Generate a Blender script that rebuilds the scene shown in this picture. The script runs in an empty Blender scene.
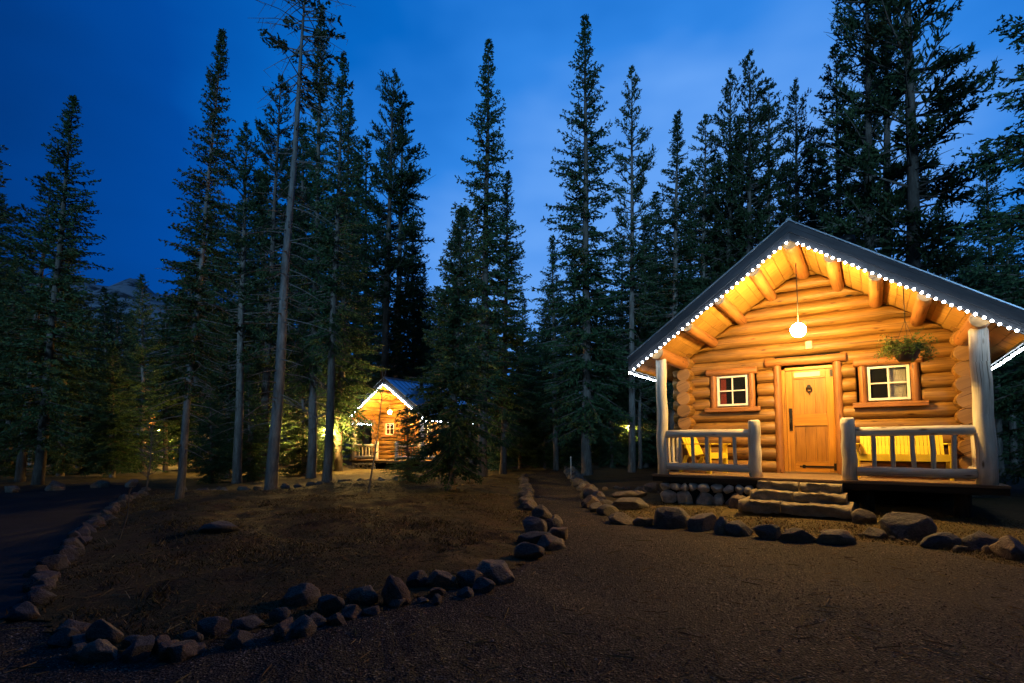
import bpy, math, random
import numpy as np
from mathutils import Vector, Matrix
R=math.radians
scene=bpy.context.scene
COL=scene.collection
# ------------------------------------------------------------------ camera
EYE=1.2; F=512.7; PITCH=R(4.0); SH=67.5
cd=bpy.data.cameras.new('camera'); cam=bpy.data.objects.new('camera',cd); COL.objects.link(cam)
cd.sensor_width=36; cd.lens=F/1024*36; cd.shift_y=SH/1024; cd.clip_start=.05; cd.clip_end=6000
cam.location=(0,0,EYE); cam.rotation_euler=(R(90)+PITCH,0,0); scene.camera=cam
# ------------------------------------------------------------------ world: blue hour sky
world=bpy.data.worlds.new('World'); scene.world=world; world.use_nodes=True
wt=world.node_tree; wt.nodes.clear()
def N(t,ty,**k):
    n=t.nodes.new(ty)
    for a,b in k.items(): setattr(n,a,b)
    return n
def ramp(t,fac,stops):
    n=N(t,'ShaderNodeValToRGB'); e=n.color_ramp.elements
    while len(e)>1: e.remove(e[-1])
    e[0].position=stops[0][0]; e[0].color=(*stops[0][1],1)
    for p,c in stops[1:]:
        x=e.new(p); x.color=(*c,1)
    t.links.new(fac,n.inputs[0]); return n.outputs[0]
tc=N(wt,'ShaderNodeTexCoord'); nrm=N(wt,'ShaderNodeVectorMath',operation='NORMALIZE'); wt.links.new(tc.outputs['Generated'],nrm.inputs[0])
g=Vector((.34,1,.42)).normalized()
dt=N(wt,'ShaderNodeVectorMath',operation='DOT_PRODUCT'); wt.links.new(nrm.outputs[0],dt.inputs[0]); dt.inputs[1].default_value=g
mr=N(wt,'ShaderNodeMapRange'); mr.inputs[1].default_value=-1; mr.inputs[2].default_value=1; wt.links.new(dt.outputs['Value'],mr.inputs[0])
cl=N(wt,'ShaderNodeTexNoise'); cl.inputs['Scale'].default_value=1.7; cl.inputs['Detail'].default_value=4; cl.inputs['Roughness'].default_value=.5
mp=N(wt,'ShaderNodeMapping'); mp.inputs['Scale'].default_value=(1,1,2.2); wt.links.new(nrm.outputs[0],mp.inputs[0]); wt.links.new(mp.outputs[0],cl.inputs['Vector'])
ad=N(wt,'ShaderNodeMath',operation='MULTIPLY_ADD'); wt.links.new(cl.outputs[0],ad.inputs[0]); ad.inputs[1].default_value=.20; 
sb=N(wt,'ShaderNodeMath',operation='SUBTRACT'); wt.links.new(mr.outputs[0],sb.inputs[0]); sb.inputs[1].default_value=.10
wt.links.new(sb.outputs[0],ad.inputs[2])
skyc=ramp(wt,ad.outputs[0],[(0,(.001,.008,.018)),(.45,(.001,.014,.045)),(.72,(.0005,.032,.175)),(.84,(.0005,.066,.35)),(.91,(.002,.135,.56)),(.96,(.03,.235,.78)),(1,(.13,.37,.92))])
bg=N(wt,'ShaderNodeBackground'); wo=N(wt,'ShaderNodeOutputWorld'); wt.links.new(skyc,bg.inputs[0]); bg.inputs[1].default_value=1.0; wt.links.new(bg.outputs[0],wo.inputs[0])
scene.view_settings.view_transform='Standard'; scene.view_settings.look='None'; scene.view_settings.exposure=0; scene.view_settings.gamma=1
try: scene.view_settings.use_curve_mapping=False
except Exception: pass
# added blue-green fill lamp for the trees, standing in for dusk sky behind camera
sd=bpy.data.lights.new('twilight_fill','SUN'); so_=bpy.data.objects.new('twilight_fill',sd); COL.objects.link(so_); sd.energy=2.0; sd.angle=R(12); sd.color=(.26,.58,1.0)
so_.rotation_euler=Vector((.22,1,-.16)).to_track_quat('-Z','Y').to_euler()
BULB=2900.0; LED=42.0
# ------------------------------------------------------------------ helpers
rng=np.random.default_rng(7); random.seed(7)
def pixdir(px,py):
    x=(px-512)/F; up=-(py-341.5-SH)/F; c,s=math.cos(PITCH),math.sin(PITCH)
    return (x, c-up*s, s+up*c)
def onground(px,py,z=0.0):
    d=pixdir(px,py); k=(z-EYE)/d[2]; return (d[0]*k,d[1]*k)
def atdepth(px,py,Y):
    d=pixdir(px,py); k=Y/d[1]; return Vector((d[0]*k,Y,EYE+d[2]*k))
def tag(o,label=None,cat=None,group=None,kind=None):
    if label: o['label']=label
    if cat: o['category']=cat
    if group: o['group']=group
    if kind: o['kind']=kind
    return o
def empty(name,loc,rz=0,**k):
    o=bpy.data.objects.new(name,None); o.empty_display_size=.2; COL.objects.link(o); o.location=loc; o.rotation_euler=(0,0,rz)
    return tag(o,**k)
class MB:
    def __init__(s): s.v=[]; s.f=[]; s.m=[]; s.uv=[]; s.sm=[]
    def face(s,idx,m=0,uv=None,sm=True):
        s.f.append(idx); s.m.append(m); s.sm.append(sm)
        s.uv.append(uv if uv else [(s.v[i][0]+s.v[i][2]*.3,s.v[i][1]+s.v[i][2]) for i in idx])
    def tube(s,pts,rs,seg=12,cap=True,wob=0,capm=None):
        pts=[Vector(p) for p in pts]; n=len(pts)
        if not hasattr(rs,'__len__'): rs=[rs]*n
        uo=random.random()*50; vo=random.random()*50
        t0=(pts[1]-pts[0]).normalized(); a=Vector((0,0,1)) if abs(t0.z)<.9 else Vector((1,0,0))
        x=t0.cross(a).normalized(); b0=len(s.v); L=0; Ls=[]
        for i,p in enumerate(pts):
            t=(pts[min(i+1,n-1)]-pts[max(i-1,0)]).normalized(); x=(x-t*x.dot(t)).normalized(); y=t.cross(x)
            if i: L+=(p-pts[i-1]).length
            Ls.append(L)
            off=Vector((random.uniform(-wob,wob),random.uniform(-wob,wob),random.uniform(-wob,wob))) if 0<i<n-1 else Vector()
            r=rs[i]*(1+random.uniform(-wob,wob)*2)
            for k in range(seg):
                th=2*math.pi*k/seg; s.v.append(tuple(p+off+(x*math.cos(th)+y*math.sin(th))*r))
        for i in range(n-1):
            for k in range(seg):
                k2=(k+1)%seg; c=2*math.pi*rs[i]/seg
                s.face((b0+i*seg+k,b0+i*seg+k2,b0+(i+1)*seg+k2,b0+(i+1)*seg+k),0,
                  [(uo+Ls[i],vo+k*c),(uo+Ls[i],vo+(k+1)*c),(uo+Ls[i+1],vo+(k+1)*c),(uo+Ls[i+1],vo+k*c)])
        if cap:
            cm=0 if capm is None else capm
            for e,i in ((0,0),(1,n-1)):
                idx=[b0+i*seg+k for k in range(seg)]
                if not e: idx=idx[::-1]
                s.face(tuple(idx),cm,[(uo+.5*math.cos(2*math.pi*k/seg)*rs[i],vo+.5*math.sin(2*math.pi*k/seg)*rs[i]) for k in range(seg)],False)
        return s
    def log(s,p0,p1,r,seg=16,wob=.006,bev=.02,capm=None,taper=1.0):
        p0=Vector(p0);p1=Vector(p1);L=(p1-p0).length; d=(p1-p0)/L; n=max(2,int(L/.3)); b=min(bev,L*.2)
        ts=[0,b]+[b+(L-2*b)*i/n for i in range(1,n)]+[L-b,L]
        rs=[r*.93]+[r]*(len(ts)-2)+[r*.93]
        rs=[q*(1+(taper-1)*t/L) for q,t in zip(rs,ts)]
        return s.tube([p0+d*t for t in ts],rs,seg,True,wob,capm)
    def box(s,lo,hi,m=0,M=None,bev=0):
        x0,y0,z0=lo;x1,y1,z1=hi; b=len(s.v)
        P=[(x0,y0,z0),(x1,y0,z0),(x1,y1,z0),(x0,y1,z0),(x0,y0,z1),(x1,y0,z1),(x1,y1,z1),(x0,y1,z1)]
        d=[abs(x1-x0),abs(y1-y0),abs(z1-z0)]; ax=d.index(max(d)); o1,o2=random.random()*30,random.random()*30
        for p in P: s.v.append(tuple(M@Vector(p)) if M else p)
        for idx in ((0,3,2,1),(4,5,6,7),(0,1,5,4),(1,2,6,5),(2,3,7,6),(3,0,4,7)):
            uv=[(o1+P[i][ax],o2+sum(P[i][j] for j in range(3) if j!=ax)) for i in idx]
            s.face(tuple(b+i for i in idx),m,uv,False)
        return s
    def quadslab(s,a,b,c,d,thick,m=0):   # 4 corner points, extruded by vector thick
        P=[Vector(q) for q in (a,b,c,d)]; t=Vector(thick); n0=len(s.v)
        o=random.random()*30
        for p in P: s.v.append(tuple(p))
        for p in P: s.v.append(tuple(p+t))
        e=(P[1]-P[0]).normalized()
        for idx in ((0,1,2,3),(7,6,5,4),(0,4,5,1),(1,5,6,2),(2,6,7,3),(3,7,4,0)):
            uv=[(o+Vector(s.v[n0+i]).dot(e),o+(Vector(s.v[n0+i])-e*Vector(s.v[n0+i]).dot(e)).length) for i in idx]
            s.face(tuple(n0+i for i in idx),m,uv,False)
        return s
    def mesh(s,name,mats):
        me=bpy.data.meshes.new(name); me.from_pydata(s.v,[],s.f)
        for m in mats: me.materials.append(m)
        me.polygons.foreach_set('material_index',s.m); me.polygons.foreach_set('use_smooth',s.sm)
        ul=me.uv_layers.new(name='UVMap'); flat=[c for f in s.uv for p in f for c in p]; ul.data.foreach_set('uv',flat)
        me.update(); return me
    def build(s,name,mats,parent=None,bevel=0):
        if not isinstance(mats,(list,tuple)): mats=[mats]
        return link(name,s.mesh(name,mats),parent,bevel)
def link(name,me,parent=None,bevel=0):
    o=bpy.data.objects.new(name,me); COL.objects.link(o); o.parent=parent
    if bevel:
        b=o.modifiers.new('bevel','BEVEL'); b.width=bevel; b.segments=2; b.limit_method='ANGLE'
    return o
def npmesh(name,V,Fc,k,mat,smooth=False):
    me=bpy.data.meshes.new(name); nv=len(V); nf=len(Fc)
    me.vertices.add(nv); me.vertices.foreach_set('co',np.asarray(V,dtype=np.float32).ravel())
    me.loops.add(nf*k); me.loops.foreach_set('vertex_index',np.asarray(Fc,dtype=np.int32).ravel())
    me.polygons.add(nf); me.polygons.foreach_set('loop_start',np.arange(0,nf*k,k,dtype=np.int32))
    me.polygons.foreach_set('use_smooth',np.full(nf,smooth))
    me.materials.append(mat); me.update(calc_edges=True); return me
def copy_tree(o,parent=None):
    c=o.copy(); COL.objects.link(c)
    if parent: c.parent=parent
    for ch in list(o.children): copy_tree(ch,c)
    return c
# ------------------------------------------------------------------ materials
def mat(name,rough=.7,spec=.3,metal=0):
    m=bpy.data.materials.new(name); m.use_nodes=True; t=m.node_tree; b=t.nodes['Principled BSDF']
    b.inputs['Roughness'].default_value=rough; b.inputs['Specular IOR Level'].default_value=spec; b.inputs['Metallic'].default_value=metal
    return m,t,b
def noise(t,vec,scale,detail=4,rough=.6,sc=(1,1,1)):
    mp=N(t,'ShaderNodeMapping'); mp.inputs['Scale'].default_value=sc; t.links.new(vec,mp.inputs[0])
    n=N(t,'ShaderNodeTexNoise'); n.inputs['Scale'].default_value=scale; n.inputs['Detail'].default_value=detail; n.inputs['Roughness'].default_value=rough
    t.links.new(mp.outputs[0],n.inputs['Vector']); return n.outputs[0]
def bump(t,b,h,strength=.3,dist=.01):
    n=N(t,'ShaderNodeBump'); n.inputs['Strength'].default_value=strength; n.inputs['Distance'].default_value=dist
    t.links.new(h,n.inputs['Height']); t.links.new(n.outputs[0],b.inputs['Normal'])
def mul(t,c,fac,lo,hi):
    r=ramp(t,fac,[(.25,(lo,)*3),(.75,(hi,)*3)]); m=N(t,'ShaderNodeMix',data_type='RGBA',blend_type='MULTIPLY'); m.inputs[0].default_value=1
    t.links.new(c,m.inputs[6]); t.links.new(r,m.inputs[7]); return m.outputs[2]
def wood(name,c0,c1,rough=.55,knots=True,grain=30,spec=.35,b_=.35,big=(.65,1.2)):
    m,t,b=mat(name,rough,spec); uv=N(t,'ShaderNodeTexCoord').outputs['UV']
    n=noise(t,uv,1,6,.65,(1.6,grain,1)); c=ramp(t,n,[(.3,c0),(.7,c1)])
    n2=noise(t,uv,1.3,2,.5,(.8,1.6,1)); c=mul(t,c,n2,*big); n3=noise(t,uv,1,3,.5,(.7,55,1)); ck=ramp(t,n3,[(.33,(.2,.16,.13)),(.39,(1,1,1))]); mc=N(t,'ShaderNodeMix',data_type='RGBA',blend_type='MULTIPLY'); mc.inputs[0].default_value=1; t.links.new(c,mc.inputs[6]); t.links.new(ck,mc.inputs[7]); c=mc.outputs[2]
    if knots:
        mp=N(t,'ShaderNodeMapping'); mp.inputs['Scale'].default_value=(2.2,7,1); t.links.new(uv,mp.inputs[0])
        v=N(t,'ShaderNodeTexVoronoi'); v.inputs['Scale'].default_value=1; t.links.new(mp.outputs[0],v.inputs['Vector'])
        k=ramp(t,v.outputs['Distance'],[(.06,(.25,.18,.13)),(.16,(1,1,1))]); mm=N(t,'ShaderNodeMix',data_type='RGBA',blend_type='MULTIPLY'); mm.inputs[0].default_value=1
        t.links.new(c,mm.inputs[6]); t.links.new(k,mm.inputs[7]); c=mm.outputs[2]
    t.links.new(c,b.inputs['Base Color']); bump(t,b,n,b_,.006); return m
def flat(name,c,rough=.6,metal=0,var=.15,scale=8,spec=.3,bmp=0):
    m,t,b=mat(name,rough,spec,metal); o=N(t,'ShaderNodeTexCoord').outputs['Object']; n=noise(t,o,scale,5)
    cc=ramp(t,n,[(.3,tuple(x*(1-var) for x in c)),(.7,tuple(min(1,x*(1+var)) for x in c))]); t.links.new(cc,b.inputs['Base Color'])
    if bmp: bump(t,b,n,bmp,.01)
    return m
def emis(name,c,s):
    m,t,b=mat(name); b.inputs['Base Color'].default_value=(*c,1); b.inputs['Emission Color'].default_value=(*c,1); b.inputs['Emission Strength'].default_value=s; return m
M={}
M['log']=wood('varnished_log',(.12,.054,.012),(.35,.18,.038),.5,big=(.6,1.25))
M['logend']=wood('log_end',(.22,.11,.035),(.36,.19,.06),.7,False,20)
M['trim']=wood('trim_log',(.24,.095,.026),(.34,.145,.04),.5)
M['soffit']=wood('soffit_board',(.30,.155,.035),(.46,.25,.06),.5)
M['door']=wood('door_wood',(.36,.15,.018),(.52,.24,.03),.4,False,18)
M['panel']=wood('door_panel',(.26,.11,.016),(.42,.19,.03),.45,False,14)
M['post']=wood('weathered_post',(.44,.39,.31),(.76,.70,.59),.75,True,14,big=(.7,1.15))
M['deck']=wood('deck_board',(.16,.10,.06),(.27,.18,.10),.8,False)
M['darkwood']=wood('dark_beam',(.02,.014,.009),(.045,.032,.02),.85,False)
M['fascia']=wood('fascia_board',(.022,.022,.026),(.05,.05,.055),.6,False,12)
M['white']=flat('cream_paint',(.78,.74,.62),.5,0,.05)
M['yellow']=flat('yellow_paint',(.80,.60,.045),.5,0,.08)
M['iron']=flat('black_iron',(.02,.018,.016),.45,.6)
M['trimmetal']=flat('edge_metal',(.55,.57,.6),.35,.8)
M['boxpaint']=flat('box_paint',(.42,.33,.2),.5,0,.05)
M['cord']=flat('cord',(.02,.015,.01),.6)
M['red']=flat('red_curtain',(.45,.06,.03),.8); M['curtain']=flat('curtain',(.8,.75,.62),.8)
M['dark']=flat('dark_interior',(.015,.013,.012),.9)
M['sign']=flat('plate',(.72,.62,.38),.5,0,.06)
M['pot']=flat('pot',(.06,.03,.02),.8)
M['bulb']=emis('lamp_globe',(1,.60,.155),BULB*.38)
M['led']=emis('led',(.76,.88,1),LED)
M['lantern']=emis('lantern_glass',(.85,.92,1),220.0)
M['farglow']=emis('far_porch_lamp',(1,.60,.14),4300.0); M['yardglow']=emis('yard_lamp',(1,.60,.15),5000.0)
# roof metal, standing seams are geometry
M['roof']=flat('roof_metal',(.20,.38,.55),.38,.8,.1,3,.5)
m,t,b=mat('glass',.06,.6); b.inputs['Base Color'].default_value=(.02,.022,.025,1); b.inputs['Transmission Weight'].default_value=.0; b.inputs['Alpha'].default_value=.28; M['glass']=m
# stone
def stone(name,tints):
    m,t,b=mat(name,.85,.25); o=N(t,'ShaderNodeTexCoord').outputs['Object']; oi=N(t,'ShaderNodeObjectInfo').outputs['Random']
    base=ramp(t,oi,[(i/(len(tints)-1),c) for i,c in enumerate(tints)])
    n=noise(t,o,9,8,.7); n2=noise(t,o,2.2,4,.6); v=noise(t,o,60,3,.6)
    c=mul(t,base,n,.55,1.3); c=mul(t,c,n2,.7,1.25); c=mul(t,c,v,.8,1.15)
    t.links.new(c,b.inputs['Base Color']); ad=N(t,'ShaderNodeMath',operation='ADD'); t.links.new(n,ad.inputs[0]); t.links.new(n2,ad.inputs[1]); bump(t,b,ad.outputs[0],.7,.04); return m
M['stone']=stone('fieldstone',[(.15,.13,.11),(.21,.175,.135),(.12,.115,.11),(.28,.23,.17),(.20,.14,.105),(.25,.225,.20)])
M['fstone']=stone('foundation_stone',[(.42,.38,.34),(.46,.42,.37)])
M['step']=stone('step_stone',[(.25,.205,.14),(.27,.225,.16)])
# ground kinds
def ground(name,cols,scale,grain,bs,bd):
    m,t,b=mat(name,.92,.15); o=N(t,'ShaderNodeTexCoord').outputs['Object']
    n=noise(t,o,scale,8,.65); c=ramp(t,n,cols); n2=noise(t,o,grain,5,.75); c=mul(t,c,n2,.45,1.45)
    t.links.new(c,b.inputs['Base Color']); bump(t,b,n2,bs,bd); return m
M['ground']=ground('forest_floor',[(.3,(.055,.04,.02)),(.5,(.14,.105,.048)),(.7,(.10,.085,.034))],1.1,22,.8,.05)
M['lawn']=ground('dry_grass',[(.34,(.035,.023,.012)),(.46,(.15,.10,.042)),(.55,(.10,.08,.03)),(.68,(.23,.165,.07))],1.3,30,.9,.05)
M['drive']=ground('driveway_dirt',[(.3,(.03,.026,.024)),(.7,(.055,.046,.04))],1.5,40,.5,.01)
m,t,b=mat('gravel',.85,.25); o=N(t,'ShaderNodeTexCoord').outputs['Object']
v=N(t,'ShaderNodeTexVoronoi'); v.inputs['Scale'].default_value=75; t.links.new(o,v.inputs['Vector'])
sx=N(t,'ShaderNodeSeparateColor'); t.links.new(v.outputs['Color'],sx.inputs[0])
c=ramp(t,sx.outputs[0],[(0,(.02,.014,.009)),(.5,(.046,.034,.021)),(.85,(.075,.057,.036)),(1,(.22,.18,.13))]); n2=noise(t,o,.7,6); c=mul(t,c,n2,.4,1.35)
t.links.new(c,b.inputs['Base Color']); bump(t,b,v.outputs['Distance'],1,.015); M['gravel']=m
m,t,b=mat('pebble',.8,.3); at=N(t,'ShaderNodeNewGeometry').outputs['Random Per Island']
c=ramp(t,at,[(0,(.012,.009,.006)),(.4,(.042,.031,.019)),(.75,(.075,.057,.036)),(.92,(.14,.115,.08)),(1,(.42,.37,.3))]); t.links.new(c,b.inputs['Base Color']); M['pebble']=m
m,t,b=mat('grass_blade',.8,.2); at=N(t,'ShaderNodeNewGeometry').outputs['Random Per Island']
c=ramp(t,at,[(0,(.08,.05,.02)),(.5,(.17,.115,.045)),(.8,(.11,.10,.03)),(1,(.34,.24,.11))]); t.links.new(c,b.inputs['Base Color']); M['blade']=m
m,t,b=mat('bark',.9,.15); o=N(t,'ShaderNodeTexCoord').outputs['Object']; n=noise(t,o,6,7,.7,(3,3,.6)); oi=N(t,'ShaderNodeObjectInfo').outputs['Random']
c=ramp(t,n,[(.3,(.07,.05,.04)),(.55,(.16,.125,.10)),(.75,(.26,.22,.19))]); c=mul(t,c,oi,.75,1.2); t.links.new(c,b.inputs['Base Color']); bump(t,b,n,.8,.03); M['bark']=m
m,t,b=mat('pale_bark',.85,.2); o=N(t,'ShaderNodeTexCoord').outputs['Object']; n=noise(t,o,7,7,.7,(3,3,.6))
c=ramp(t,n,[(.3,(.08,.07,.065)),(.6,(.19,.175,.16)),(.8,(.30,.28,.26))]); t.links.new(c,b.inputs['Base Color']); bump(t,b,n,.6,.02); M['palebark']=m
def needles(name,a,bb,cc):
    m,t,b=mat(name,.65,.25); g_=N(t,'ShaderNodeNewGeometry').outputs['Random Per Island']; oi=N(t,'ShaderNodeObjectInfo').outputs['Random']
    c=ramp(t,g_,[(0,a),(.6,bb),(1,cc)]); c=mul(t,c,oi,.75,1.2); t.links.new(c,b.inputs['Base Color'])
    tr=N(t,'ShaderNodeBsdfTranslucent'); t.links.new(c,tr.inputs[0]); mx=N(t,'ShaderNodeMixShader'); mx.inputs[0].default_value=.4
    t.links.new(b.outputs[0],mx.inputs[1]); t.links.new(tr.outputs[0],mx.inputs[2]); t.links.new(mx.outputs[0],t.nodes['Material Output'].inputs[0]); return m
M['spruce']=needles('spruce_needles',(.035,.07,.03),(.06,.115,.045),(.10,.16,.06))
M['pine']=needles('pine_needles',(.04,.07,.028),(.07,.11,.04),(.11,.15,.055))
M['plant']=needles('basket_leaves',(.06,.10,.02),(.11,.16,.03),(.2,.22,.05))
m,t,b=mat('mountain_rock',.9,.1); o=N(t,'ShaderNodeTexCoord').outputs['Object']; n=noise(t,o,.018,9,.7,(1,1,2.2)); c=ramp(t,n,[(.44,(.02,.024,.03)),(.53,(.13,.16,.20))]); t.links.new(c,b.inputs['Base Color']); M['mount']=m
# ------------------------------------------------------------------ terrain
BEDPX=[(150,489),(118,505),(92,530),(62,562),(38,592),(28,612),(62,634),(110,645),(150,648),(200,640),(250,628),(300,618),(345,612),(395,603),(440,593),(480,582),(520,566),(548,553),(556,540),(543,525),(530,508),(524,492),(520,478),(505,473),(460,480),(400,482),(340,482),(270,490),(210,492)]
BED=np.array([onground(*p) for p in BEDPX])
DRIVEPX=[(150,489),(118,505),(92,530),(62,562),(38,592),(22,612),(-60,650),(-700,640),(-500,520),(-150,490),(20,486),(110,482),(140,484)]
DRIVE=np.array([onground(*p) for p in DRIVEPX])
PATH=np.array([onground(*p) for p in [(522,476),(526,490),(530,508),(543,525),(556,540),(548,553),(520,566),(480,582),(440,593),(345,612),(250,628),(150,648),(62,634),(30,612),(-60,650)]]+[(-8,2.2),(-8,-6),(9,-6),(9,4.4)]+[onground(*p) for p in [(1030,572),(985,562),(930,548),(860,542),(790,540),(730,533),(700,528),(640,522),(606,510),(590,498),(576,480),(571,472),(548,470)]])
def inpoly(P,X,Y):
    ins=np.zeros(X.shape,bool); n=len(P); j=n-1
    for i in range(n):
        xi,yi=P[i];xj,yj=P[j]
        c=((yi>Y)!=(yj>Y)); den=(yj-yi) if yj!=yi else 1e-9
        ins^=c&(X<(xj-xi)*(Y-yi)/den+xi); j=i
    return ins
def pdist(P,X,Y):
    D=np.full(X.shape,1e9); n=len(P)
    for i in range(n):
        a=P[i];b=P[(i+1)%n]; ab=b-a; L=max(1e-9,(ab**2).sum()); tt=np.clip(((X-a[0])*ab[0]+(Y-a[1])*ab[1])/L,0,1)
        D=np.minimum(D,np.hypot(X-a[0]-tt*ab[0],Y-a[1]-tt*ab[1]))
    return D
def H(X,Y):
    X=np.asarray(X,float);Y=np.asarray(Y,float)
    h=.012*np.sin(X*1.9+Y*.7)+.012*np.sin(Y*2.3-X*.8+1)+.02*np.sin(X*.5+.3)*np.sin(Y*.6)
    ins=inpoly(BED,X,Y); d=pdist(BED,X,Y); s=np.clip(d/1.3,0,1); s=s*s*(3-2*s)
    h=h+np.where(ins,.10*s+(.03*np.sin(X*3.1+1.3*np.sin(Y))*np.sin(Y*2.2)+.018*np.sin(X*6.7+2*np.sin(Y*2.1))*np.sin(Y*5.1+X)+.01*np.sin(X*11+Y*4)*np.sin(Y*9.3-X*5))*s,0)
    w=np.clip((X-2.2)/1.6,0,1)*np.clip((Y-6.2)/1.6,0,1); h=h+.09*w
    far=np.clip((np.hypot(X,Y)-45)/250,0,1); h=h+far*6
    return h
def Hs(x,y): return float(H(np.array([x]),np.array([y]))[0])
def axis(a,b,step,gr,lim):
    out=[a]; s=step; x=a
    xs=list(np.arange(a,b,step)); 
    r=[xs[-1]]; s=step
    while r[-1]<lim: s*=gr; r.append(r[-1]+s)
    return xs,r[1:]
xs,r1=axis(-14,14,.2,1.25,900); l1=[-x for x in r1]; gx=np.array(sorted(l1)+xs+r1)
ys,r2=axis(-6,30,.2,1.25,1500); gy=np.array([-900,-300,-100,-40,-15]+ys+r2)
def sheet(name,gx,gy,matr,off,poly=None):
    X,Y=np.meshgrid(gx,gy); Z=H(X,Y)+off; nx=len(gx); V=np.stack([X,Y,Z],-1).reshape(-1,3)
    i,j=np.meshgrid(np.arange(nx-1),np.arange(len(gy)-1)); a=(j*nx+i).ravel(); Fc=np.stack([a,a+1,a+1+nx,a+nx],-1)
    if poly is not None:
        cx=V[Fc].mean(1); k=inpoly(poly,cx[:,0],cx[:,1]); Fc=Fc[k]; u,inv=np.unique(Fc,return_inverse=True); V=V[u]; Fc=inv.reshape(Fc.shape)
    o=link(name,npmesh(name,V,Fc,4,matr,True)); return tag(o,kind='structure')
sheet('ground',gx,gy,M['ground'],0)
def bb(P,st): 
    a=P.min(0);b=P.max(0); return np.arange(a[0],b[0]+st,st),np.arange(a[1],b[1]+st,st)
bx,by=bb(PATH,.1); sheet('gravel_path',bx,by,M['gravel'],.006,PATH)
bx,by=bb(DRIVE,.15); sheet('driveway',bx,by,M['drive'],.009,DRIVE)
bx,by=bb(BED,.1); sheet('grass_bed',bx,by,M['lawn'],.012,BED)
# far snowy mountain
mx=np.linspace(-1900,1900,150); my=np.linspace(0,500,26); X,Y=np.meshgrid(mx,my)
ridge=(375+22*np.sin(mx*.011+1)+7*np.sin(mx*.031)+7*np.sin(mx*.083))*np.exp(-(np.abs(mx+1020)/560)**4)*.86+25
prof=np.sin(np.clip(Y/500,0,1)*math.pi)**.8; Z=np.maximum(ridge,30)[None,:]*prof*(1+.03*np.sin(X*.05+Y*.03))+3*np.sin(X*.06+Y*.09)
ii,jj=np.meshgrid(np.arange(149),np.arange(25)); a=(jj*150+ii).ravel()
tag(link('mountain',npmesh('mountain',np.stack([X,Y+750,Z-5],-1).reshape(-1,3),np.stack([a,a+1,a+151,a+150],-1),4,M['mount'],True)),kind='structure')
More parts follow.
